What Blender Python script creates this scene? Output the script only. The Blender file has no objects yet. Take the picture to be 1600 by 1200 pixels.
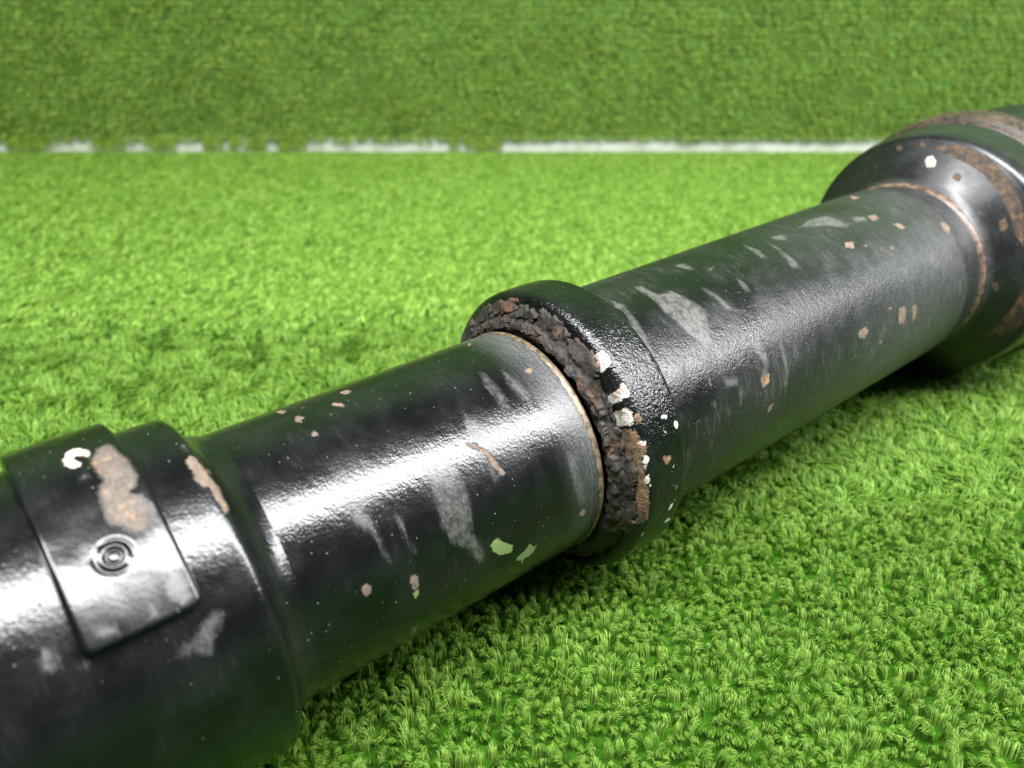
import bpy, math, random
import numpy as np
from mathutils import Matrix, Vector

# ------------------------------------------------------------------ camera, light, exposure
scene = bpy.context.scene
COL = scene.collection
ZF = 0.179                                   # camera height above the turf backing (metres)
cam_data = bpy.data.cameras.new("camera")
cam_data.sensor_width = 36.0
cam_data.lens = 28.58
cam_data.clip_start = 0.01
cam_data.clip_end = 50.0
cam_data.dof.use_dof = True
cam_data.dof.focus_distance = 0.232
cam_data.dof.aperture_fstop = 12.0
cam = bpy.data.objects.new("camera", cam_data)
COL.objects.link(cam)
cam.location = (0, 0, ZF)
cam.rotation_euler = (math.radians(90 - 26.3), 0, 0)
scene.camera = cam

world = bpy.data.worlds.new("World")
scene.world = world
world.use_nodes = True
bg = world.node_tree.nodes["Background"]
bg.inputs[0].default_value = (0.72, 0.84, 1.0, 1)
bg.inputs[1].default_value = 0.09

# a long row of ceiling light above the shaft, running almost parallel to the turf wall
lamp = bpy.data.lights.new("ceiling_light_row", 'AREA')
lamp.shape = 'RECTANGLE'; lamp.size = 5.2; lamp.size_y = 0.47
lamp.energy = 360.0; lamp.color = (0.975, 0.985, 1.0)
lamp_ob = bpy.data.objects.new("ceiling_light_row", lamp)
COL.objects.link(lamp_ob)
lamp_ob.location = (1.5, -0.11, 1.65)
lamp_ob.rotation_euler = (0, 0, math.radians(6))

vs = scene.view_settings
scene.display_settings.display_device = 'sRGB'
vs.view_transform = 'Standard'; vs.look = 'None'; vs.exposure = 0.0; vs.gamma = 1.0
vs.use_curve_mapping = False
scene.cycles.use_denoising = True
scene.cycles.max_bounces = 8

rng = np.random.default_rng(7)
random.seed(7)
# ------------------------------------------------------------------ helpers
def link(name, me, mat=None, parent=None):
    o = bpy.data.objects.new(name, me)
    COL.objects.link(o)
    if mat is not None and not me.materials: me.materials.append(mat)
    if parent is not None: o.parent = parent
    return o

def mesh_np(name, V, F4, smooth=True, F3=None):
    """Mesh from vertex array and quad (and triangle) index arrays."""
    me = bpy.data.meshes.new(name)
    nq = 0 if F4 is None else len(F4); nt = 0 if F3 is None else len(F3)
    me.vertices.add(len(V)); me.vertices.foreach_set("co", np.ascontiguousarray(V, np.float32).ravel())
    idx = []; starts = []; k = 0
    if nq:
        idx.append(np.asarray(F4).ravel()); starts.append(np.arange(nq) * 4); k = nq * 4
    if nt:
        idx.append(np.asarray(F3).ravel()); starts.append(k + np.arange(nt) * 3)
    idx = np.concatenate(idx).astype(np.int32); starts = np.concatenate(starts).astype(np.int32)
    me.loops.add(len(idx)); me.loops.foreach_set("vertex_index", idx)
    me.polygons.add(nq + nt); me.polygons.foreach_set("loop_start", starts)
    me.update(calc_edges=True)
    me.polygons.foreach_set("use_smooth", np.full(nq + nt, smooth))
    me.validate()
    return me

def fattr(me, name, val):
    a = me.attributes.new(name, 'FLOAT', 'POINT')
    a.data.foreach_set("value", np.ascontiguousarray(val, np.float32))

def vnoise(x, y, seed):
    """smooth 2-D value noise in 0..1 (numpy)"""
    r = np.random.default_rng(seed).random((256, 256))
    xi = np.floor(x).astype(int); yi = np.floor(y).astype(int)
    fx = x - xi; fy = y - yi
    fx = fx * fx * (3 - 2 * fx); fy = fy * fy * (3 - 2 * fy)
    g = lambda i, j: r[i % 256, j % 256]
    return (g(xi, yi) * (1 - fx) + g(xi + 1, yi) * fx) * (1 - fy) + (g(xi, yi + 1) * (1 - fx) + g(xi + 1, yi + 1) * fx) * fy

def sdf(S, Q, polys, big=6.0):
    """signed distance (mm) from points (S,Q) to the nearest of the polygons, negative inside"""
    out = np.full(S.shape, big)
    for P in polys:
        P = np.asarray(P, float)
        x0, y0 = P.min(0) - big; x1, y1 = P.max(0) + big
        m = np.where((S > x0) & (S < x1) & (Q > y0) & (Q < y1))[0]
        if not len(m): continue
        px, py = S[m], Q[m]
        d2 = np.full(len(m), 1e9); ins = np.zeros(len(m), bool)
        n = len(P)
        for i in range(n):
            ax, ay = P[i]; bx, by = P[(i + 1) % n]
            ex, ey = bx - ax, by - ay
            t = np.clip(((px - ax) * ex + (py - ay) * ey) / (ex * ex + ey * ey + 1e-9), 0, 1)
            d2 = np.minimum(d2, (px - ax - t * ex) ** 2 + (py - ay - t * ey) ** 2)
            c = (ay > py) != (by > py)
            ins ^= c & (px < ex * (py - ay) / (ey if abs(ey) > 1e-12 else 1e-12) + ax)
        d = np.sqrt(d2); d[ins] *= -1
        out[m] = np.minimum(out[m], d)
    return out

# ------------------------------------------------------------------ node helpers
class NT:
    def __init__(s, name):
        s.m = bpy.data.materials.new(name); s.m.use_nodes = True
        s.t = s.m.node_tree; s.n = s.t.nodes; s.b = s.n["Principled BSDF"]; s.out = s.n["Material Output"]
    def set(s, sock, v):
        if isinstance(v, bpy.types.NodeSocket): s.t.links.new(v, sock)
        elif v is not None: sock.default_value = v
    def node(s, typ, **kw):
        nd = s.n.new(typ)
        for k, v in kw.items(): setattr(nd, k, v)
        return nd
    def math(s, op, a, b=None, c=None, clamp=False):
        nd = s.node("ShaderNodeMath", operation=op, use_clamp=clamp)
        for i, v in enumerate((a, b, c)): s.set(nd.inputs[i], v)
        return nd.outputs[0]
    def mapr(s, v, a, b, c=0.0, d=1.0, smooth=True):
        nd = s.node("ShaderNodeMapRange"); nd.interpolation_type = 'SMOOTHSTEP' if smooth else 'LINEAR'; nd.clamp = True
        s.set(nd.inputs[0], v)
        for i, x in zip((1, 2, 3, 4), (a, b, c, d)): s.set(nd.inputs[i], x)
        return nd.outputs[0]
    def mix(s, f, a, b):
        nd = s.node("ShaderNodeMix", data_type='RGBA'); nd.clamp_factor = True
        s.set(nd.inputs[0], f); s.set(nd.inputs[6], a); s.set(nd.inputs[7], b)
        return nd.outputs[2]
    def mixf(s, f, a, b):
        nd = s.node("ShaderNodeMix", data_type='FLOAT'); nd.clamp_factor = True
        s.set(nd.inputs[0], f); s.set(nd.inputs[2], a); s.set(nd.inputs[3], b)
        return nd.outputs[0]
    def coord(s, scale=None):
        o = s.node("ShaderNodeTexCoord").outputs["Object"]
        if scale:
            m = s.node("ShaderNodeMapping"); m.inputs["Scale"].default_value = scale; s.set(m.inputs[0], o); o = m.outputs[0]
        return o
    def noise(s, scale, detail=3, rough=.55, vec=None, dist=0.0):
        nd = s.node("ShaderNodeTexNoise"); nd.inputs["Scale"].default_value = scale
        nd.inputs["Detail"].default_value = detail; nd.inputs["Roughness"].default_value = rough
        nd.inputs["Distortion"].default_value = dist
        s.set(nd.inputs["Vector"], vec if vec is not None else s.coord())
        return nd.outputs[0]
    def voro(s, scale, vec=None, feature='F1'):
        nd = s.node("ShaderNodeTexVoronoi"); nd.feature = feature; nd.inputs["Scale"].default_value = scale
        s.set(nd.inputs["Vector"], vec if vec is not None else s.coord())
        return nd
    def attr(s, name):
        nd = s.node("ShaderNodeAttribute"); nd.attribute_name = name
        return nd
    def bump(s, h, dist, strength=1.0, normal=None):
        nd = s.node("ShaderNodeBump"); nd.inputs["Strength"].default_value = strength
        nd.inputs["Distance"].default_value = dist; s.set(nd.inputs["Height"], h)
        if normal is not None: s.set(nd.inputs["Normal"], normal)
        return nd.outputs[0]

def paint(name, peel_scale=1500, peel=0.05, rough=0.2, dusty=0.0, rust_low=False, spec=0.5, grey_amt=1.0, smudge=.05, specks=.74, chip_soft=.12, tan_a=(.085, .052, .034, 1), tan_b=(.135, .093, .060, 1)):
    """worn black gloss paint; the marks come from the mesh's own distance attributes"""
    N = NT(name)
    # speckled paint surface
    n_fine = N.noise(peel_scale, 2, .5)
    n_mid = N.noise(peel_scale * .3, 3, .6)
    n_edge = N.noise(1000, 6, .75)
    n_big = N.noise(70, 4, .6)
    co = N.coord()
    # circumferential streaks: stretched along the turning direction (thin along the axis)
    st = N.node("ShaderNodeAttribute"); st.attribute_name = "sq"
    stm = N.node("ShaderNodeMapping"); stm.inputs["Scale"].default_value = (1.3, .12, 1)
    N.set(stm.inputs[0], st.outputs["Vector"])
    streak = N.noise(1.0, 5, .65, vec=stm.outputs[0])
    stm2 = N.node("ShaderNodeMapping"); stm2.inputs["Scale"].default_value = (3.2, .5, 1)
    N.set(stm2.inputs[0], st.outputs["Vector"])
    streak2 = N.noise(1.0, 4, .7, vec=stm2.outputs[0])
    col = N.mix(N.mapr(n_big, .35, .7), (.0025, .0027, .003, 1), (.0055, .0057, .0062, 1))
    rgh = N.mixf(N.mapr(n_big, .3, .75), rough * .8, rough * 1.35)
    # thin dust haze
    if dusty is not None:
        d_at = N.attr("dust").outputs["Fac"]
        dm = N.math('MULTIPLY', N.math('MULTIPLY', d_at, N.mapr(streak, .25, .7, .45, 1.0)), N.mapr(n_fine, .3, .65, .55, 1.0), clamp=True)
        col = N.mix(dm, col, (.12, .123, .12, 1))
        rgh = N.mixf(dm, rgh, .55)
    # faint wiped smears running round the shaft
    sm = N.math('MULTIPLY', N.mapr(streak, .48, .72, 0, smudge), N.mapr(n_big, .42, .62))
    col = N.mix(sm, col, (.14, .14, .138, 1)); rgh = N.mixf(sm, rgh, .5)
    # rubbed grey scuffs
    e = N.math('MULTIPLY_ADD', N.math('SUBTRACT', n_edge, .5), 2.4, N.attr("grey").outputs["Fac"])
    e = N.math('MULTIPLY_ADD', N.math('SUBTRACT', streak, .5), 4.0, e)
    e = N.math('MULTIPLY_ADD', N.math('SUBTRACT', streak2, .5), 2.0, e)
    gm = N.math('MULTIPLY', N.mapr(e, .5, -1.1), N.mapr(streak2, .28, .66, .2 * grey_amt, .85 * grey_amt))
    gm = N.math('MULTIPLY', gm, N.mapr(n_mid, .35, .6, .45, 1.0))
    col = N.mix(gm, col, N.mix(n_big, (.085, .085, .08, 1), (.15, .145, .132, 1)))
    rgh = N.mixf(gm, rgh, .5)
    def chip(attr, amp, soft):
        e = N.math('MULTIPLY_ADD', N.math('SUBTRACT', n_edge, .5), amp, N.attr(attr).outputs["Fac"])
        return N.mapr(e, soft, -soft)
    tm = N.math('MULTIPLY', chip("tan", 2.4, chip_soft), N.math('MULTIPLY_ADD', gm, -.9, 1.0)); wm = chip("white", 2.0, .1); pm = chip("pale", 1.8, .1)  # white covers paint chips, and on the pad a painted highlight
    tn = N.noise(420, 4, .65)
    tcol = N.mix(N.mapr(tn, .35, .68), tan_a, tan_b)
    tcol = N.mix(N.mapr(N.noise(230, 3, .6), .56, .66), tcol, (.23, .125, .055, 1))
    tcol = N.mix(N.mapr(streak2, .46, .66, 0, .75), tcol, (.13, .125, .112, 1))
    tcol = N.mix(N.mapr(N.noise(800, 4, .7), .58, .70, 0, .8), tcol, (.035, .026, .022, 1))
    if rust_low:
        tcol = N.mix(N.mapr(N.noise(260, 5, .7), .36, .66), (.012, .009, .007, 1), (.10, .052, .019, 1))
    col = N.mix(tm, col, tcol); rgh = N.mixf(tm, rgh, .75)
    col = N.mix(pm, col, (.13, .19, .065, 1)); rgh = N.mixf(pm, rgh, .5)
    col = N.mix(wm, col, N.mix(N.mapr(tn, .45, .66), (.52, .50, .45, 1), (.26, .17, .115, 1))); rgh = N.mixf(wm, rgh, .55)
    # tiny dust specks
    v = N.voro(900); sp = N.mapr(v.outputs["Distance"], .13, .06)
    sc = N.node("ShaderNodeSeparateColor"); N.set(sc.inputs[0], v.outputs["Color"])
    keep = N.math('GREATER_THAN', sc.outputs[0], specks)
    spm = N.math('MULTIPLY', N.math('MULTIPLY', sp, keep), N.mapr(N.noise(130, 3, .6), .42, .6))
    col = N.mix(N.math('MULTIPLY', spm, .85), col, (.42, .42, .38, 1))
    rgh = N.mixf(spm, rgh, .7)
    h = N.math('ADD', N.math('MULTIPLY', n_fine, .7), N.math('MULTIPLY', n_mid, .9))
    h = N.math('MULTIPLY_ADD', N.math('MAXIMUM', N.math('MAXIMUM', tm, wm), pm), -1.6, h)
    h = N.math('MULTIPLY_ADD', spm, .6, h)
    nrm = N.bump(h, peel * .001, 1.0)
    N.set(N.b.inputs["Base Color"], col); N.set(N.b.inputs["Roughness"], rgh)
    N.set(N.b.inputs["Normal"], nrm)
    N.b.inputs["Specular IOR Level"].default_value = spec
    return N.m

# ------------------------------------------------------------------ the shaft
TILT = [(0.77785715, 0.62674293, 0.04616874)]
dx = Vector(TILT[0]).normalized()
dy = Vector((0, 0, 1)).cross(dx).normalized()
dz = dx.cross(dy)
shaft = bpy.data.objects.new("drive_shaft", None)
COL.objects.link(shaft)
R3 = Matrix((dx, dy, dz)).transposed().to_4x4()
shaft.matrix_world = Matrix.Translation((0, 0.21563, -0.12794 + ZF)) @ R3
shaft["label"] = "worn black painted steel drive shaft with chipped collars lying across the green turf"
shaft["category"] = "drive shaft"
shaft.empty_display_size = .05

MARKS = {"front":{"grey":[[[-42.88,0.6573],[-38.18,0.7362],[-37.8,0.9279],[-38.57,1.1998],[-39.68,1.3509],[-37.03,1.5456],[-38.03,1.6411],[-40.43,1.5647],[-41.62,1.4541],[-46.44,1.3431],[-47.68,1.1652],[-47.13,1.0154],[-45.61,0.8355]],[[-28.83,0.4982],[-26.93,0.5977],[-27.07,0.7577],[-30.2,0.7869],[-31.0,0.6665]],[[-66.36,0.7971],[-64.08,0.845],[-63.29,0.9682],[-63.06,1.0461],[-62.63,1.2028],[-62.98,1.2658],[-63.85,1.1864],[-64.1,1.0701],[-65.76,0.9929],[-67.33,0.9171]],[[-57.53,0.9648],[-56.44,1.0356],[-56.54,1.1491],[-56.11,1.2719],[-56.62,1.2849],[-57.38,1.1574],[-57.9,1.0362]],[[-29.44,0.9223],[-28.5,1.0157],[-27.59,1.0672],[-30.05,1.0896],[-30.2,1.0164]],[[-16.31,0.2072],[-15.13,0.2651],[-15.23,0.5116],[-16.29,0.6276],[-18.37,0.6029],[-18.27,0.3853]],[[-10.57,0.2997],[-9.25,0.3534],[-8.42,0.5683],[-9.39,0.6831],[-11.34,0.6111],[-12.36,0.4354]],[[-6.0,1.0792],[-4.04,1.1441],[-3.24,1.3524],[-1.97,1.5851],[-4.47,1.6018],[-6.39,1.3826],[-6.7,1.2013]]],"tan":[[[-32.85,0.7341],[-30.59,0.765],[-28.15,0.8533],[-26.92,0.972],[-25.86,1.0667],[-27.46,1.0585],[-29.05,0.9476],[-29.87,0.8335],[-32.58,0.7808]],[[-50.36,-0.2171],[-48.3,-0.2229],[-47.63,-0.1644],[-48.95,-0.1225],[-50.52,-0.1426]],[[-55.34,-0.0782],[-53.94,-0.0598],[-52.73,0.0279],[-53.65,0.0443],[-55.41,-0.0207]],[[-65.35,-0.0645],[-64.09,-0.0674],[-63.56,-0.0137],[-64.79,0.0367],[-66.13,0.0035]],[[-66.67,-0.3175],[-65.17,-0.3055],[-64.87,-0.2239],[-66.34,-0.1974]],[[-65.63,0.2008],[-64.42,0.1731],[-63.84,0.217],[-64.59,0.2384],[-65.73,0.2249]],[[-62.07,-0.2021],[-60.85,-0.2008],[-61.15,-0.1587]],[[-70.87,1.3189],[-69.8,1.3151],[-68.63,1.3524],[-69.01,1.3972],[-70.21,1.3991],[-71.09,1.3653]],[[-58.68,1.4194],[-57.43,1.4212],[-56.65,1.4502],[-56.97,1.5345],[-58.16,1.5493],[-58.94,1.4802]],[[-58.93,2.0337],[-58.59,1.9211],[-57.23,1.9585],[-57.09,2.0998]],[[-7.59,-0.2108],[-8.58,-0.1832],[-8.81,-0.1976],[-7.98,-0.2436],[-6.83,-0.2784],[-6.7,-0.2593]],[[-4.87,0.3819],[-2.5,0.3656],[-2.12,0.4034],[-4.07,0.4395]],[[-4.84,1.663],[-2.9,1.6377],[-1.67,1.6973],[-3.57,1.7249]]],"pale":[[[-58.69,1.5475],[-56.92,1.5585],[-57.26,1.6127],[-58.19,1.6208]],[[-35.22,1.5136],[-33.34,1.4716],[-31.04,1.5523],[-28.04,1.6234],[-28.45,1.6828],[-32.01,1.6554],[-34.56,1.5836]],[[-26.36,1.7765],[-23.73,1.75],[-22.07,1.6934],[-20.93,1.7556],[-19.47,1.7666],[-20.56,1.8237],[-22.21,1.8564],[-23.7,1.843],[-23.44,1.9356],[-24.96,1.8344],[-26.67,1.8073]]],"white":[]},"sleeve":{"tan":[[[-94.39,0.2167],[-93.44,0.2072],[-92.85,0.2446],[-92.57,0.3231],[-92.16,0.4022],[-92.02,0.4849],[-91.92,0.5688],[-92.43,0.6166],[-93.24,0.6049],[-93.48,0.5521],[-93.76,0.4911],[-93.43,0.4508],[-94.79,0.4262],[-95.51,0.365],[-94.72,0.3199],[-95.3,0.2829],[-95.0,0.241]],[[-91.58,0.2837],[-91.02,0.2956],[-91.57,0.337],[-92.15,0.3322]],[[-91.85,0.4183],[-91.13,0.4229],[-91.76,0.4761],[-92.07,0.4536]]],"grey":[[[-102.7,1.0006],[-101.25,1.0297],[-102.62,1.085],[-105.26,1.1481],[-105.26,1.1968],[-106.93,1.1809],[-108.67,1.1402],[-110.97,1.1401],[-111.59,1.1202],[-110.87,1.0883],[-107.88,1.0733],[-106.2,1.041],[-104.54,1.0258]],[[-131.63,0.844],[-129.98,0.8378],[-129.01,0.9038],[-129.35,0.9531],[-131.98,0.9459],[-132.62,0.9111]],[[-126.27,0.9602],[-125.38,0.9552],[-125.22,0.9845],[-126.01,0.9962],[-126.37,0.9806]],[[-94.04,0.1306],[-93.15,0.0978],[-93.15,0.118],[-93.05,0.1571],[-93.66,0.1707]]],"white":[],"pale":[]},"plate":{"tan":[[[-110.97,0.0759],[-108.84,0.0163],[-106.96,-0.0009],[-106.39,0.0494],[-106.1,0.1341],[-105.41,0.1851],[-105.64,0.2464],[-105.53,0.2987],[-106.76,0.3462],[-108.22,0.3509],[-108.15,0.3886],[-106.62,0.4072],[-105.68,0.4603],[-105.78,0.5058],[-107.02,0.537],[-108.9,0.5662],[-110.49,0.5544],[-111.53,0.5112],[-113.21,0.4789],[-113.24,0.4256],[-113.06,0.3717],[-112.67,0.3015],[-111.02,0.2503],[-111.32,0.1742],[-111.35,0.124]]],"grey":[[[-107.93,0.196],[-106.12,0.1843],[-105.64,0.2464],[-105.73,0.3042],[-107.06,0.3502],[-108.41,0.3484],[-108.86,0.3039],[-108.5,0.2506]],[[-107.77,0.3933],[-106.33,0.4177],[-105.88,0.4715],[-107.32,0.5015],[-108.36,0.4696]],[[-114.88,0.1866],[-113.24,0.1644],[-112.98,0.1962],[-114.33,0.2126]],[[-123.18,0.8501],[-119.08,0.8765],[-119.14,0.9174],[-122.96,0.8988]],[[-113.76,0.8523],[-111.93,0.8728],[-112.52,0.9196],[-114.03,0.9184]],[[-107.57,0.7787],[-105.92,0.8134],[-105.44,0.9014],[-107.81,0.9188],[-109.54,0.8887],[-110.07,0.8176]]],"white":[[[-115.77,0.0007],[-114.52,-0.0515],[-113.06,-0.0678],[-111.63,-0.0418],[-110.35,0.0128],[-111.2,0.0376],[-112.21,0.0287],[-113.38,0.0167],[-113.89,0.0466],[-112.92,0.0733],[-113.51,0.1072],[-115.34,0.0938],[-115.84,0.0584]]],"pale":[]},"collar":{"white":[[[10.79,0.5943],[11.77,0.5937],[13.03,0.5977],[13.04,0.6225],[13.28,0.674],[12.62,0.6993],[11.22,0.7088],[10.39,0.7147],[10.34,0.6892],[10.7,0.6428]],[[10.45,0.8541],[11.46,0.8542],[12.1,0.8264],[12.89,0.8307],[13.07,0.9068],[12.49,0.9264],[11.55,0.9147],[11.02,0.9285],[9.89,0.9241],[10.06,0.8855]],[[9.85,0.9594],[10.27,0.977],[11.1,0.9721],[11.83,1.0176],[11.26,1.0839],[10.59,1.0876],[9.87,1.0635],[9.79,1.0134]],[[10.91,1.2063],[11.68,1.1962],[12.97,1.2009],[13.07,1.222],[12.07,1.2299],[11.5,1.2209]],[[11.27,1.2827],[12.81,1.2921],[12.91,1.3241],[11.88,1.3493],[11.25,1.3362],[11.59,1.3109]],[[11.46,1.3586],[11.73,1.3704],[11.58,1.3917],[11.32,1.38]],[[11.16,1.4408],[12.18,1.4157],[12.5,1.4562],[12.05,1.4761],[11.27,1.4753]],[[11.95,1.4872],[12.87,1.4861],[12.45,1.5067],[12.13,1.505]],[[19.88,1.1051],[21.46,1.1023],[22.79,1.1227],[22.12,1.1378],[20.3,1.1261]],[[24.17,1.1695],[25.3,1.1734],[25.95,1.2155],[24.91,1.2274],[24.09,1.205]],[[19.5,1.1879],[20.63,1.2022],[20.35,1.2203],[19.66,1.2095]],[[21.12,1.7815],[21.96,1.7334],[23.29,1.7438],[22.62,1.7933]],[[21.49,1.8977],[23.49,1.8819],[25.5,1.9376],[23.23,1.9331]],[[12.52,1.9301],[12.79,1.8748],[13.3,1.8958],[13.01,1.9364]],[[12.69,2.1549],[13.28,2.0948],[12.93,2.0158],[13.64,2.0677],[13.97,2.1591]],[[21.09,1.437],[21.97,1.4371],[22.11,1.4521],[21.4,1.4509]],[[21.03,1.5849],[21.74,1.5835],[22.01,1.6016]]],"tan":[[[10.21,0.5354],[11.23,0.5665],[10.82,0.6015],[10.7,0.6428],[10.36,0.7076],[9.84,0.7114],[9.96,0.6466],[10.03,0.597],[9.92,0.5589]],[[9.73,0.8332],[10.45,0.8541],[9.95,0.8946],[9.2,0.8861]],[[11.87,1.0283],[13.25,1.0315],[13.86,1.0622],[13.34,1.0828],[11.69,1.0881],[11.5,1.0604]],[[8.76,1.1348],[9.52,1.1087],[10.88,1.1063],[11.51,1.1587],[11.34,1.199],[13.0,1.2419],[12.57,1.2697],[11.36,1.2938],[11.35,1.3691],[11.33,1.4355],[11.87,1.5044],[12.11,1.5876],[12.38,1.6639],[12.55,1.759],[11.37,1.7982],[9.98,1.8146],[9.17,1.7196],[8.77,1.6168],[7.36,1.5027],[7.93,1.4624],[8.76,1.335],[8.23,1.2162]],[[17.55,1.3458],[18.38,1.3425],[19.09,1.3594],[20.12,1.3607],[21.06,1.3745],[20.23,1.3964],[18.78,1.4097],[17.81,1.3742]],[[22.26,1.7047],[23.57,1.7108],[23.78,1.7427]],[[22.17,1.5972],[23.15,1.5967],[23.83,1.6301],[22.71,1.622]],[[9.22,1.5948],[11.5,1.5685],[12.46,1.6212],[12.52,1.731],[11.71,1.7822],[10.65,1.827],[9.81,1.8227]]],"grey":[[[21.0,0.6414],[21.82,0.6714],[20.61,0.6862],[19.6,0.661]],[[20.25,0.769],[22.21,0.7888],[21.96,0.8362],[20.36,0.8245]],[[24.87,0.7018],[25.8,0.7177],[25.29,0.7853],[24.2,0.7844]]],"pale":[]},"rear":{"grey":[[[49.47,0.0414],[52.35,0.0685],[52.87,0.249],[58.25,0.2596],[62.92,0.5539],[58.92,0.697],[56.84,0.8179],[52.94,0.8508],[49.6,0.6621],[47.82,0.4313],[48.55,0.2709]],[[36.94,0.1197],[38.63,0.2147],[36.84,0.4018],[35.11,0.5998],[33.3,0.7222],[31.69,0.6389],[33.01,0.4189],[36.07,0.2947],[35.03,0.2243]],[[74.73,-0.0864],[77.81,-0.0425],[76.61,0.1214],[74.21,0.0911],[73.17,-0.0238]],[[78.44,0.1782],[83.97,0.1568],[80.35,0.2062]],[[85.07,0.3865],[86.21,0.4497],[85.31,0.5638],[83.4,0.5462],[83.39,0.454]],[[137.36,0.062],[149.59,-0.0214],[158.49,0.027],[158.72,0.1919],[156.94,0.3085],[153.98,0.3003],[149.05,0.1832]],[[121.11,0.0338],[127.62,0.0815],[125.29,0.1794],[120.23,0.1329]],[[71.78,0.9195],[76.65,0.9808],[77.37,1.1379],[74.23,1.2831],[71.32,1.3225],[71.43,1.2379],[74.45,1.1568],[72.1,1.0094]],[[84.67,0.9781],[85.75,1.1187],[86.23,1.2972],[84.35,1.4371],[83.25,1.6157],[82.99,1.4026],[84.13,1.3016],[83.9,1.1475]],[[60.99,1.212],[62.12,1.2426],[60.81,1.3896],[59.89,1.3705]],[[48.23,1.2238],[49.62,1.2566],[49.18,1.3039],[47.96,1.2825]],[[48.77,1.0461],[49.93,1.0763],[48.85,1.1381],[47.98,1.1204]],[[55.05,1.1201],[60.68,1.1472],[60.99,1.212],[55.28,1.1835]],[[63.45,1.0029],[65.16,1.0382],[63.01,1.0835]],[[54.35,1.0318],[55.8,1.0481],[54.83,1.0668]],[[68.82,0.2939],[71.51,0.4624],[73.27,0.6735],[70.2,0.6207],[68.89,0.4357]],[[107.84,-0.0481],[107.51,0.2071],[105.81,0.3255],[103.63,0.2553]],[[116.16,0.0978],[115.65,0.3912],[114.05,0.5487],[110.94,0.4884]],[[164.87,0.1943],[171.26,0.2444],[169.86,0.3142],[162.77,0.2903]],[[155.32,0.23],[159.44,0.2685],[155.64,0.3173],[152.89,0.2865]]],"tan":[[[145.05,0.4595],[150.0,0.4841],[147.29,0.5545],[142.94,0.5175]],[[172.37,0.2576],[176.82,0.2798],[176.18,0.354],[171.28,0.3546]],[[178.4,0.4669],[182.57,0.4814],[183.68,0.5704],[180.12,0.5615]],[[152.4,0.5607],[154.99,0.5639],[153.53,0.6119]],[[157.58,0.6433],[160.57,0.6595],[160.14,0.6891]],[[164.66,0.6736],[168.25,0.7001],[165.81,0.7243]],[[194.34,0.9102],[198.3,0.9208],[197.59,0.9757]],[[156.42,1.2506],[160.11,1.2713],[160.74,1.334],[158.88,1.4409],[154.89,1.3976],[155.13,1.2938]],[[164.92,1.2839],[168.69,1.3237],[167.78,1.4391],[165.0,1.4733]],[[128.02,1.2741],[132.42,1.2694],[134.71,1.3245],[131.03,1.3729],[127.65,1.3342]],[[140.2,1.4709],[143.98,1.4875],[143.5,1.538]],[[124.21,1.4599],[126.91,1.4821],[126.65,1.5196]],[[75.07,1.5236],[77.71,1.5139],[76.32,1.6073],[74.65,1.5665]],[[206.16,0.6446],[211.35,0.7167],[205.76,0.8136],[203.82,0.7344]],[[71.43,1.2379],[76.32,1.2321],[75.56,1.316],[71.92,1.332]],[[147.73,1.1891],[151.14,1.2133],[149.8,1.2504]],[[194.73,-0.2971],[191.36,-0.0932],[186.52,-0.1112]]],"white":[],"pale":[]},"flange":{"white":[[[237.56,0.0709],[235.7,0.0733],[235.29,0.0168],[236.88,-0.0399],[238.73,-0.0372],[238.97,0.0172]]],"tan":[[[235.97,0.3499],[234.83,0.3594],[234.27,0.3292],[234.88,0.2897],[236.05,0.282],[236.57,0.3119]],[[235.25,0.9076],[236.88,0.8947],[236.51,0.9817],[235.22,1.0028],[234.43,0.9773]],[[230.9,1.5004],[232.15,1.4894],[233.17,1.5764],[232.09,1.6046]],[[241.42,-0.0249],[243.81,0.1589],[243.63,0.4361],[242.63,0.6855],[241.53,0.8892],[238.92,1.1816],[237.71,1.0734],[238.72,0.7803],[239.87,0.4704],[240.18,0.1346]],[[237.6,2.108],[237.89,1.8936],[239.33,1.559],[243.06,1.867],[241.46,2.0353],[239.71,2.1242]],[[242.01,-0.0956],[241.2,-0.0992],[241.17,-0.1264],[241.98,-0.1492],[242.85,-0.1452],[242.86,-0.1189]],[[241.58,-0.2861],[240.8,-0.2942],[240.98,-0.3246],[241.97,-0.3457],[242.8,-0.3371],[242.56,-0.3074]]],"grey":[],"pale":[]}}

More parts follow.
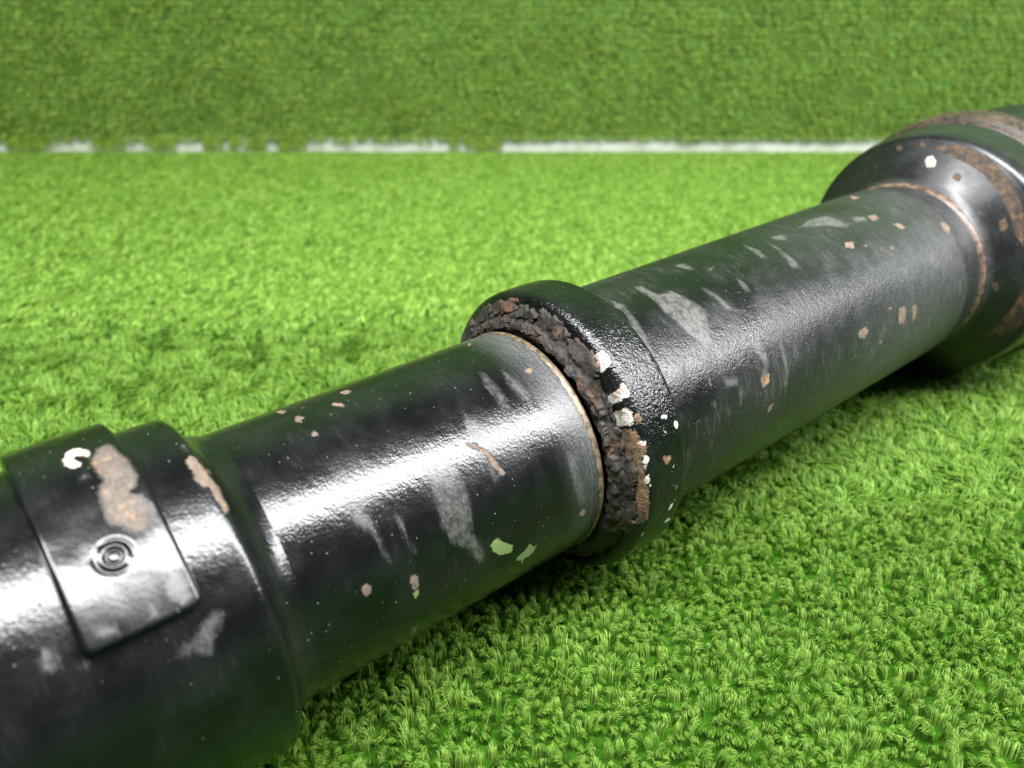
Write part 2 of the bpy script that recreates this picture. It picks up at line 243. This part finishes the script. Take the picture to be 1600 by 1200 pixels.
def spun(name, prof, mat, part=None, nseg=360, step=.0006, parent=shaft, rfun=None, dust=None, close=False):
    """surface of revolution round the shaft's axis from (s, r) points, resampled evenly"""
    prof = np.asarray(prof, float)
    pts = [prof[0]]
    for a, b in zip(prof[:-1], prof[1:]):
        n = max(1, int(np.hypot(*(b - a)) / step))
        for i in range(1, n + 1): pts.append(a + (b - a) * i / n)
    pts = np.asarray(pts)
    # a little corner rounding
    for _ in range(2):
        pts[1:-1] = .25 * pts[:-2] + .5 * pts[1:-1] + .25 * pts[2:]
    ph = np.linspace(-np.pi, np.pi, nseg, endpoint=False)
    Sg, Pg = np.meshgrid(pts[:, 0], ph, indexing='ij')
    Rg = np.repeat(pts[:, 1:2], nseg, 1)
    if rfun is not None: Sg, Rg = rfun(Sg, Pg, Rg)
    V = np.stack([Sg, -Rg * np.sin(Pg), Rg * np.cos(Pg)], -1).reshape(-1, 3)
    ns = len(pts)
    i, j = np.meshgrid(np.arange(ns - 1), np.arange(nseg), indexing='ij')
    j2 = (j + 1) % nseg
    F = np.stack([i * nseg + j, (i + 1) * nseg + j, (i + 1) * nseg + j2, i * nseg + j2], -1).reshape(-1, 4)
    me = mesh_np(name, V, F[:, ::-1])
    marks_on(me, Sg.ravel(), Pg.ravel(), float(np.median(Rg)), part, dust)
    return link(name, me, mat, parent)

def marks_on(me, S, Ph, r0, part, dust):
    mk = MARKS.get(part, {})
    Smm = S * 1000; Q = Ph * r0 * 1000
    for ty in ("grey", "tan", "white", "pale"):
        polys = [[(s, ph * r0 * 1000) for s, ph in P] for P in mk.get(ty, [])]
        fattr(me, ty, sdf(Smm, Q, polys) if polys else np.full(len(S), 6.0))
    fattr(me, "dust", dust(S, Ph) if dust is not None else np.zeros(len(S)))
    a = me.attributes.new("sq", 'FLOAT_VECTOR', 'POINT')
    a.data.foreach_set("vector", np.stack([Smm, Q, np.zeros(len(S))], -1).astype(np.float32).ravel())

sst = lambda x, a, b: (lambda t: t * t * (3 - 2 * t))(np.clip((x - a) / (b - a), 0, 1))

m_front = paint("gloss_black_paint", 1600, .085, .20, grey_amt=.75)
m_sleeve = paint("sleeve_black_paint", 1500, .10, .21, grey_amt=.8, specks=.9)
m_collar = paint("orange_peel_black_paint", 1300, .36, .22, tan_a=(.07, .034, .016, 1), tan_b=(.19, .10, .045, 1))
m_rear = paint("dusty_black_paint", 1400, .15, .30, smudge=.25)
m_flange = paint("rusting_black_paint", 900, .05, .38, rust_low=True)

# thick sleeve at the near end, with its weld fillet running down to the tube
sleeve = spun("sleeve", [(-.185, .0427), (-.0946, .0427), (-.0928, .0427), (-.0921, .0423), (-.0917, .0408), (-.0908, .0388), (-.0898, .0374), (-.0875, .0360), (-.0850, .0353), (-.083, .0350)],
     m_sleeve, "sleeve", 340, .0009)
front_tube = spun("front_tube", [(-.090, .0352), (.0034, .0352), (.0046, .0349), (.0050, .0338), (.0052, .031)], m_front, "front", 340, .0008,
     dust=lambda s, p: np.clip(.75 * sst(s, -.012, .003) * (.35 + .65 * sst(p, -1.2, -.2)) * (1 - .5 * sst(p, .9, 1.6)), 0, 1))

# raised pad on the sleeve with a stamped ring mark
def pad():
    s0, s1, p0, p1 = -.1258, -.1040, -.50, .955
    ns, npn = 90, 260
    s = np.linspace(s0, s1, ns); p = np.linspace(p0, p1, npn)
    Sg, Pg = np.meshgrid(s, p, indexing='ij')
    q = Pg * .0452
    rc = .0022                                        # corner radius
    hx = (s1 - s0) / 2 - rc; hy = (p1 - p0) * .0452 / 2 - rc
    ex = np.abs(Sg - (s0 + s1) / 2) - hx; ey = np.abs(q - (p0 + p1) * .0226) - hy
    dist = rc - (np.hypot(np.maximum(ex, 0), np.maximum(ey, 0)) + np.minimum(np.maximum(ex, ey), 0))   # >0 inside
    h = .0034 * np.sqrt(np.clip(1 - (1 - np.clip(dist / .0011, 0, 1)) ** 2, 0, 1))
    h = np.where(dist <= 0, -.0015, h)
    # stamped double ring with a centre dimple
    a = Sg + .1152; b = q - .6212 * .0452
    a = a * 1.6; b = b * 1.6; d = np.hypot(a, b)
    g = lambda d0, w: np.exp(-((d - d0) / w) ** 2)
    st = -.00050 * g(.0022, .00050) + .00016 * g(.0034, .0007)
    st += -.00022 * np.exp(-((d - .0052) / .0007) ** 2) * (.4 + .6 * sst(np.abs(b - a), .001, .004))
    # second faint mark towards the top
    d3 = np.hypot(Sg + .1134, q - .0195 * .0452)
    st += -.00035 * np.exp(-((d3 - .0022) / .0006) ** 2) + .0002 * np.exp(-(d3 / .0009) ** 2)
    wob = (vnoise(Sg * 260, q * 260, 3) - .5) * .00016
    R = .0427 + h + .0035 * np.maximum(Pg - .40, 0) ** 2 * (h > 0) + np.where(dist > .0008, st + wob, 0)
    V = np.stack([Sg, -R * np.sin(Pg), R * np.cos(Pg)], -1).reshape(-1, 3)
    i, j = np.meshgrid(np.arange(ns - 1), np.arange(npn - 1), indexing='ij')
    F = np.stack([i * npn + j, i * npn + j + 1, (i + 1) * npn + j + 1, (i + 1) * npn + j], -1).reshape(-1, 4)
    me = mesh_np("raised_pad", V, F)
    marks_on(me, Sg.ravel(), Pg.ravel(), .0452, "plate", None)  # the plate's white mark paints a reflection on the upper dimple
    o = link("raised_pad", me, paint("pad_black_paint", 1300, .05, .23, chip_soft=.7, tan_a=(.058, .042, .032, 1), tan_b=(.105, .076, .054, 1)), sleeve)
    o["label"] = "raised rectangular pad with a stamped ring and worn brown patch"
pad()

# bare worn lip at the end of the front tube
N = NT("worn_bare_lip")
c = N.mix(N.mapr(N.noise(500, 4, .7), .35, .65), (.075, .05, .032, 1), (.20, .155, .095, 1))
c = N.mix(N.mapr(N.noise(900, 3, .7), .62, .70), c, (.03, .025, .02, 1))
N.set(N.b.inputs["Base Color"], c); N.set(N.b.inputs["Roughness"], .42); N.b.inputs["Metallic"].default_value = .35
N.set(N.b.inputs["Normal"], N.bump(N.noise(1400, 3, .7), .00006))
m_lip = N.m
def lipr(S, P, R):
    return S + (vnoise(P * 30 + 200, S * 3000, 5) - .5) * .0008 * (S < .003), R
o = spun("worn_lip", [(.0028, .03522), (.0036, .03546), (.0046, .0354), (.0053, .0346), (.0055, .0325)], m_lip, None, 420, .0003, rfun=lipr, parent=front_tube)
o["label"] = "thin bare metal lip, brown and brass coloured"

# middle collar: rounded ring in orange-peel paint
col_prof = [(.0105, .0335), (.0104, .0425), (.0107, .0436), (.0114, .0448), (.0124, .0456), (.0140, .0459), (.0200, .0460), (.0262, .0458), (.0272, .0454), (.0277, .0446), (.0279, .0430), (.0281, .0410), (.0286, .0399), (.0296, .0394), (.031, .0390)]
spun("collar", col_prof, m_collar, "collar", 400, .0004)

# cracked old sealant packed into the joint
N = NT("old_sealant")
n1 = N.noise(650, 5, .7); n2 = N.noise(2200, 4, .7); n3 = N.noise(160, 3, .6)
c = N.mix(N.mapr(n1, .3, .7), (.010, .0085, .0075, 1), (.045, .037, .031, 1))
c = N.mix(N.mapr(n3, .55, .7), c, (.09, .046, .024, 1))
c = N.mix(N.mapr(n2, .62, .75), c, (.20, .18, .16, 1))
N.set(N.b.inputs["Base Color"], c); N.set(N.b.inputs["Roughness"], N.mapr(n1, .3, .7, .45, .9)); N.b.inputs["Specular IOR Level"].default_value = .35
N.set(N.b.inputs["Normal"], N.bump(N.math('ADD', n1, N.math('MULTIPLY', n2, .35)), .00022))
m_seal = N.m
def sealr(S, P, R):
    w = vnoise(P * 14 + 40, R * 400, 11) - .5; w2 = vnoise(P * 45 + 90, R * 1500, 12) - .5
    bare = sst(P, .70, .85) * (1 - sst(P, 1.28, 1.45))     # the filler has broken away here
    R = np.where(R > .0388, .0388 + (R - .0388) * (1 - .9 * bare), R); S = S + .0016 * bare * (R > .037)
    return S + w * .0012 + w2 * .0004, R + (vnoise(P * 25 + 60, S * 900, 13) - .5) * .0006
o = spun("sealant_bed", [(.0075, .0335), (.0066, .0350), (.0060, .0362), (.0070, .0378), (.0084, .0386), (.0086, .0394), (.0098, .0404), (.0110, .0418)], m_seal, None, 480, .0004, rfun=sealr)
o["label"] = "dark crumbly ring of old sealant in the joint"

def lump(ph0, ph1, r0, r1, s_base, h, seed):
    """one cracked lump of sealant: a rough-edged slab lying on the collar's front face"""
    n1 = max(24, int((ph1 - ph0) * .041 / .00032)); n2 = 22
    a = np.linspace(0, 1, n1); b = np.linspace(0, 1, n2)
    Ag, Bg = np.meshgrid(a, b, indexing='ij')
    rg = np.random.default_rng(seed)
    o0 = rg.random() * 100
    we0 = (vnoise(Ag * 7 + o0, Bg * 0 + 1, seed) - .5) * .0014 + (vnoise(Ag * 25 + o0, Bg * 0 + 4, seed + 3) - .5) * .0006
    we1 = (vnoise(Ag * 6 + o0, Bg * 0 + 9, seed + 1) - .5) * .0018 + (vnoise(Ag * 22 + o0, Bg * 0 + 2, seed + 4) - .5) * .0008
    taper = np.clip(np.minimum(Ag, 1 - Ag) / .10, 0, 1) ** .6
    mid = (r0 + r1) / 2
    lo = mid + (r0 + we0 - mid) * (.55 + .45 * taper); hi = mid + (r1 + we1 - mid) * (.55 + .45 * taper)
    Pg = ph0 + (ph1 - ph0) * Ag + (vnoise(Bg * 5 + o0, Ag * 3, seed + 6) - .5) * .05
    Rg = lo + (hi - lo) * Bg
    edge = np.clip(np.minimum(np.minimum(Bg, 1 - Bg) / .14, np.minimum(Ag, 1 - Ag) / .05), 0, 1)
    top = np.sqrt(1 - (1 - edge) ** 2)
    rough = .65 + .7 * (vnoise(Pg * 13 + o0, Rg * 330, seed + 2) - .3) + .12 * (vnoise(Pg * 60 + o0, Rg * 1500, seed + 5) - .5)
    # the bed slopes: nearer the tube the lump stands further forward
    Sg = s_base + (Rg - .0385) * .55 - h * top * rough + .0008
    V = np.stack([Sg, -Rg * np.sin(Pg), Rg * np.cos(Pg)], -1).reshape(-1, 3)
    i, j = np.meshgrid(np.arange(n1 - 1), np.arange(n2 - 1), indexing='ij')
    F = np.stack([i * n2 + j, i * n2 + j + 1, (i + 1) * n2 + j + 1, (i + 1) * n2 + j], -1).reshape(-1, 4)
    me = mesh_np("sealant_lump", V, F)
    link("sealant_lump", me, m_seal, shaft)
# outer row of lumps against the collar's bevel, then the inner row against the lip
outer = [(-1.12, -.80, .0385, .0436), (-.79, -.50, .0388, .0438), (-.48, -.19, .0392, .0436), (-.17, .05, .0388, .0425), (.06, .40, .0385, .0434), (.41, .72, .0385, .0432), (.71, 1.02, .0385, .0401), (1.03, 1.30, .0386, .0400), (1.31, 1.62, .0388, .0424), (1.63, 1.95, .0388, .0436), (-1.5, -1.14, .0388, .0434)]
for k, (a, b, r0, r1) in enumerate(outer): 
    gone = .7 < (a + b) / 2 < 1.35
    lump(a, b, r0 - .0002 if gone else r0 + .0006, .0394 if gone else r1, .0092 if gone else .0082, .0009 if gone else .0019, 100 + 11 * k)
inner = [(-1.05, -.62, .0362, .0388), (-.60, -.22, .0364, .0390), (-.20, .16, .0364, .0388), (.17, .52, .0363, .0387), (.53, .86, .0363, .0385), (.88, 1.2, .0364, .0386), (1.22, 1.6, .0364, .0386)]
for k, (a, b, r0, r1) in enumerate(inner): lump(a, b, r0, r1 - .0005, .0074, .0019, 400 + 13 * k)

# rear tube, its stepped neck and the flared end flange
spun("rear_tube", [(.0285, .0393), (.2095, .0391), (.2104, .0388), (.2108, .0380)], m_rear, "rear", 320, .0012,
     dust=lambda s, p: np.clip(.30 * sst(s, .085, .19) * (.25 + .75 * np.maximum(sst(p, -.3, .4), sst(s, .15, .2))) + .14 * sst(p, .6, 1.3) * sst(s, .03, .09) + .05 * np.sin(p * 3 + s * 60), 0, .8))
neck = spun("neck", [(.2095, .0379), (.2225, .0377), (.2240, .0376)], m_rear, None, 300, .0006, dust=lambda s, p: np.full(len(s), .22))
N = NT("rust_stained_lip")
c = N.mix(N.mapr(N.noise(350, 4, .7), .35, .65), (.035, .022, .016, 1), (.17, .105, .072, 1))
N.set(N.b.inputs["Base Color"], c); N.set(N.b.inputs["Roughness"], .4)
N.set(N.b.inputs["Normal"], N.bump(N.noise(1100, 3, .7), .00005))
m_rlip = N.m
spun("rust_lip", [(.2240, .0376), (.2249, .0382), (.2262, .0385), (.2274, .0384), (.2282, .0378)], m_rlip, None, 320, .0004, parent=neck)
fl = [(.2275, .0378), (.2290, .0384), (.2310, .0398), (.2335, .0425), (.2362, .0455), (.2395, .0492), (.2425, .0530), (.2440, .0548), (.2446, .0556)]
end_flange = spun("end_flange", fl, m_flange, "flange", 420, .0005, dust=lambda s, p: .08 + .25 * sst(s, .232, .229))
spun("flange_rim", [(.2440, .0552), (.2445, .0559), (.2456, .0564), (.2475, .0569), (.2505, .0574), (.2600, .0579), (.2675, .0582), (.2680, .0580)], paint("rim_black_paint", 900, .02, .25), None, 420, .0005, parent=end_flange, dust=lambda s, p: np.full(len(s), .10))
N = NT("rusty_machined_steel")
r1 = N.noise(240, 5, .7); r2 = N.noise(900, 4, .7)
c = N.mix(N.mapr(r1, .35, .65), (.010, .008, .006, 1), (.060, .036, .021, 1))
c = N.mix(N.mapr(r2, .58, .72), c, (.15, .125, .10, 1))
N.set(N.b.inputs["Base Color"], c); N.set(N.b.inputs["Roughness"], N.mapr(r1, .3, .7, .35, .7))
N.set(N.b.inputs["Normal"], N.bump(r2, .0001))
m_rust = N.m
o = spun("rusty_ring", [(.2672, .0570), (.2676, .0584), (.2684, .0590), (.2702, .0593), (.2706, .0586), (.2716, .0585), (.2722, .0600), (.2740, .0608), (.2790, .0613), (.2870, .0615), (.2876, .0604)], m_rust, None, 300, .0005, parent=end_flange)
o["label"] = "grooved rusty ring behind the flange rim"
spun("end_housing", [(.2860, .0600), (.2885, .0585), (.2920, .0570), (.345, .0570), (.360, .055), (.364, .048), (.365, .001)], m_flange, None, 200, .003)

# ------------------------------------------------------------------ artificial turf
def turf_mat(name, ca, cb, cc):
    N = NT(name)
    a = N.attr("tone").outputs["Fac"]
    c = N.mix(N.mapr(a, 0, .5, smooth=False), ca, cb); c = N.mix(N.mapr(a, .5, 1, smooth=False), c, cc)
    N.set(N.b.inputs["Base Color"], c); N.b.inputs["Roughness"].default_value = .55
    N.b.inputs["Specular IOR Level"].default_value = .15
    tr = N.node("ShaderNodeBsdfTranslucent"); N.set(tr.inputs[0], c)
    mx = N.node("ShaderNodeMixShader"); mx.inputs[0].default_value = .26
    N.set(mx.inputs[1], N.b.outputs[0]); N.set(mx.inputs[2], tr.outputs[0]); N.set(N.out.inputs[0], mx.outputs[0])
    return N.m
m_turf = turf_mat("turf_yarn", (.030, .098, .007, 1), (.107, .205, .022, 1), (.238, .375, .068, 1))
m_wturf = turf_mat("wall_turf_yarn", (.058, .112, .008, 1), (.125, .208, .020, 1), (.22, .32, .048, 1))

def fibres(cx, cy, th, hgt, lean, nf, width, segs, seed, spread_a, spread_b, curl=2.0):
    """bundles of curved tapering fibres: one bundle per (cx, cy), bent over towards th"""
    rg = np.random.default_rng(seed)
    n = len(cx); M = n * nf
    rep = lambda x: np.repeat(x, nf)
    t = rep(th)
    la = rg.normal(0, 1, M).clip(-1.9, 1.9) * spread_a; lb = rg.normal(0, 1, M).clip(-1.8, 1.8) * spread_b
    bx = rep(cx) + np.cos(t) * la - np.sin(t) * lb
    by = rep(cy) + np.sin(t) * la + np.cos(t) * lb
    ang = t + rg.normal(0, .22, M)
    H = rep(hgt) * (1 - .20 * np.abs(lb / (spread_b + 1e-9)) * .5) * rg.uniform(.8, 1.08, M)
    Ln = rep(lean) * rg.uniform(.75, 1.25, M)
    u = np.linspace(0, 1, segs + 1)
    wdir = ang + np.pi / 2 + rg.normal(0, .5, M)
    w = width * rg.uniform(.7, 1.25, M)
    V = np.empty((M, segs + 1, 2, 3), np.float32)
    for k, uu in enumerate(u):
        x = bx + np.cos(ang) * Ln * uu ** curl; y = by + np.sin(ang) * Ln * uu ** curl
        z = H * np.sin(uu * 2.0)
        ww = w * (1 - .65 * uu ** 2) * .5
        V[:, k, 0, 0] = x - np.cos(wdir) * ww; V[:, k, 0, 1] = y - np.sin(wdir) * ww; V[:, k, 0, 2] = z
        V[:, k, 1, 0] = x + np.cos(wdir) * ww; V[:, k, 1, 1] = y + np.sin(wdir) * ww; V[:, k, 1, 2] = z
    base = (np.arange(M) * (segs + 1) * 2)[:, None]
    q = np.arange(segs)[None, :] * 2 + base
    F = np.stack([q, q + 1, q + 3, q + 2], -1).reshape(-1, 4)
    tone = np.repeat(np.clip(rg.normal(.5, .24, M) + np.repeat(rg.normal(0, .10, n), nf), 0, 1), (segs + 1) * 2)
    return V.reshape(-1, 3), F, tone

def join_fibres(name, parts, mat):
    Vs, Fs, Ts = [], [], []; k = 0
    for V, F, T in parts:
        Vs.append(V); Fs.append(F + k); Ts.append(T); k += len(V)
    me = mesh_np(name, np.concatenate(Vs), np.concatenate(Fs), smooth=True)
    fattr(me, "tone", np.concatenate(Ts))
    return me

def axis_clear(x, y, z=.004, m=.0):
    """True where a point of the pile is not inside the shaft"""
    px, py, pz = x, y - .21563, z - (-.12794 + ZF)
    s = px * dx.x + py * dx.y + pz * dx.z
    rho2 = px * px + py * py + pz * pz - s * s
    r = np.interp(s, [-.2, -.0925, -.09, .0, .010, .028, .03, .21, .23, .245, .27, .36], [.0427, .0427, .0352, .0352, .046, .046, .0393, .039, .039, .056, .061, .0606])
    return rho2 > (r + m) ** 2

YW = .958
def zone(y0, y1, pitch, marg):
    ys = np.arange(y0, y1, pitch)
    X, Y = [], []
    for k, y in enumerate(ys):
        hw = .085 + .655 * y + marg
        x = np.arange(-hw, hw, pitch) + (k % 2) * pitch * .5
        X.append(x); Y.append(np.full(len(x), y))
    X = np.concatenate(X); Y = np.concatenate(Y)
    X = X + rng.uniform(-.42, .42, len(X)) * pitch; Y = Y + rng.uniform(-.42, .42, len(Y)) * pitch
    k = axis_clear(X, Y, .003)
    return X[k], Y[k]

def pile(y0, y1, pitch, nf, width, segs, seed, marg=.02, hmul=1.0, hvar=1.0, runs=1.5, tight=1.0, flat=1.0, fade=None, rise=None):
    X, Y = zone(y0, y1, pitch, marg)
    keep = np.ones(len(X), bool)                 # neighbouring zones interleave instead of meeting at a line
    if fade: keep &= rng.random(len(X)) > (Y - fade[0]) / (fade[1] - fade[0])
    if rise: keep &= rng.random(len(X)) < (Y - rise[0]) / (rise[1] - rise[0])
    X, Y = X[keep], Y[keep]
    # neighbouring tufts curl together in short worm-like runs
    th = 1.5 + 2 * np.pi * runs * (vnoise(X * 120 + 50, Y * 120, seed) - .5) + (1.9 if runs > 1 else .9) * (rng.random(len(X)) - .5)
    h = .0056 * hmul * (.95 + hvar * .55 * (vnoise(X * 190 + 20, Y * 190, seed + 1) - .5)) * rng.uniform(.88, 1.1, len(X))
    h *= .9 + .2 * vnoise(X * 18 + 9, Y * 18, seed + 2)
    # pressed flat where the shaft lies
    lean = flat * rng.uniform(.0024, .0036, len(X)) * (pitch / .0032) ** .5
    return fibres(X, Y, th, h, lean, nf, width, segs, seed + 9, pitch * .13 * tight, pitch * .30 * tight)

floor_parts = [pile(.125, .262, .0027, 23, .00018, 3, 21, .008, .82, .9, 1.6, .84, .66, (.240, .262)),
               pile(.238, .47, .0029, 8, .00043, 2, 51, .018, .66, .6, .8, 1.05, 1.15, (.40, .47), (.238, .258)),
               pile(.40, YW + .006, .0043, 6, .0019, 2, 81, .025, .57, .22, .15, 1.15, 2.0, None, (.40, .47))]
turf_me = join_fibres("turf", floor_parts, m_turf)
turf = link("turf", turf_me, m_turf)
turf["kind"] = "stuff"

# backing of the floor turf
N = NT("turf_backing")
c = N.mix(N.mapr(N.noise(180, 4, .7), .35, .65), (.012, .045, .003, 1), (.03, .09, .006, 1))
N.set(N.b.inputs["Base Color"], c); N.b.inputs["Roughness"].default_value = .9; N.b.inputs["Specular IOR Level"].default_value = 0.0
N.set(N.b.inputs["Normal"], N.bump(N.noise(320, 3, .7), .003))
m_back = N.m
def grid_plane(name, x0, x1, y0, y1, mat):
    V = np.array([(x0, y0, 0), (x1, y0, 0), (x1, y1, 0), (x0, y1, 0)], float)
    return link(name, mesh_np(name, V, np.array([[0, 1, 2, 3]])), mat)
fl_ = grid_plane("floor", -2.2, 2.6, -1.6, YW + .05, m_back)
fl_["kind"] = "structure"

# ------------------------------------------------------------------ wall hung with turf, white strip at its foot
def box(name, x0, x1, y0, y1, z0, z1, mat, parent=None, bev=.0):
    import bmesh
    bm = bmesh.new(); bmesh.ops.create_cube(bm, size=1)
    for v in bm.verts:
        v.co = ((v.co.x + .5) * (x1 - x0) + x0, (v.co.y + .5) * (y1 - y0) + y0, (v.co.z + .5) * (z1 - z0) + z0)
    if bev: bmesh.ops.bevel(bm, geom=bm.edges[:], offset=bev, segments=2, affect='EDGES')
    me = bpy.data.meshes.new(name); bm.to_mesh(me); bm.free()
    return link(name, me, mat, parent)

wall = bpy.data.objects.new("turf_wall", None); COL.objects.link(wall)
wall.location = (0, YW + .01, 0); wall.empty_display_size = .1
wall["label"] = "upright wall covered in darker green artificial turf behind the shaft"
wall["category"] = "wall"
N = NT("wall_turf_backing")
wco = N.coord((14, 14, 900))
c = N.mix(N.mapr(N.noise(1.0, 3, .6, vec=wco), .35, .65), (.05, .13, .015, 1), (.10, .25, .03, 1))
N.set(N.b.inputs["Base Color"], c); N.b.inputs["Roughness"].default_value = .8
N.set(N.b.inputs["Normal"], N.bump(N.noise(1.0, 3, .6, vec=wco), .002))
box("backing", -2.2, 2.6, 0.0, .012, .0190, 1.15, N.m, wall)
def wall_pile():
    rows = np.arange(.0215, .30, .0063)
    X, Z = [], []
    for k, z in enumerate(rows):
        x = np.arange(-.76, .80, .0042) + (k % 2) * .0021
        X.append(x); Z.append(np.full(len(x), z))
    X = np.concatenate(X); Z = np.concatenate(Z)
    X = X + rng.uniform(-.4, .4, len(X)) * .0046; Z = Z + rng.uniform(-.07, .07, len(Z)) * .0063
    # tufts droop: lean mostly downwards (local plane: x, z ; height = out of the wall)
    th = -np.pi / 2 + (vnoise(X * 60 + 70, Z * 60, 7) - .5) * 1.6 + rng.normal(0, .3, len(X))
    h = .0050 * (.55 + .8 * vnoise(X * 45 + 33, Z * 45, 8)) * rng.uniform(.8, 1.15, len(X))
    V, F, T = fibres(X, Z, th, h, rng.uniform(.0025, .0055, len(X)), 4, .0014, 2, 17, .0010, .0016)
    W = np.stack([V[:, 0], -V[:, 2] - .0005, V[:, 1]], -1)
    # ragged hanging fringe that covers the white strip in places
    gaps = [(-.720, -.603), (-.585, -.534), (-.482, -.451), (-.420, -.389), (-.357, -.335), (-.325, -.316), (-.303, -.286), (-.269, -.237), (-.071, -.065), (-.050, -.012)]
    fx = np.concatenate([np.arange(a, b, .0017) for a, b in gaps] + [np.arange(-.72, -.02, .0045), np.arange(-.02, .75, .0045)])
    lenf = np.concatenate([np.full(sum(len(np.arange(a, b, .0017)) for a, b in gaps), .0165), np.full(len(np.arange(-.72, -.02, .0045)), .0075), np.full(len(np.arange(-.02, .75, .0045)), .0060)])
    fx = fx + rng.uniform(-.0018, .0018, len(fx)); lenf = np.where(lenf > .012, lenf * rng.uniform(.85, 1.1, len(fx)), lenf * rng.uniform(.55, 1.12, len(fx)) * (.6 + .8 * vnoise(fx * 70 + 100, fx * 0, 23)))
    V2, F2, T2 = fibres(fx, np.full(len(fx), .0200), np.full(len(fx), -np.pi / 2), np.full(len(fx), .0035), lenf, 5, .0011, 2, 19, .0008, .0010, curl=1.0)
    W2 = np.stack([V2[:, 0], -V2[:, 2] - .0012, V2[:, 1]], -1)
    me = join_fibres("turf_pile", [(W, F[:, ::-1], T), (W2, F2[:, ::-1], T2)], m_wturf)
    o = link("turf_pile", me, m_wturf, wall); o["kind"] = "stuff"
wall_pile()

N = NT("white_strip_plastic")
N.set(N.b.inputs["Base Color"], N.mix(N.mapr(N.noise(40, 4, .6), .4, .7), (.42, .44, .38, 1), (.27, .30, .22, 1))); N.b.inputs["Roughness"].default_value = .5
st = box("white_strip", -1.6, 1.9, YW + .0098, YW + .018, .0, .0188, N.m, None, .0008)
st["label"] = "thin white strip between the turf floor and the turf wall"
st["category"] = "edging strip"
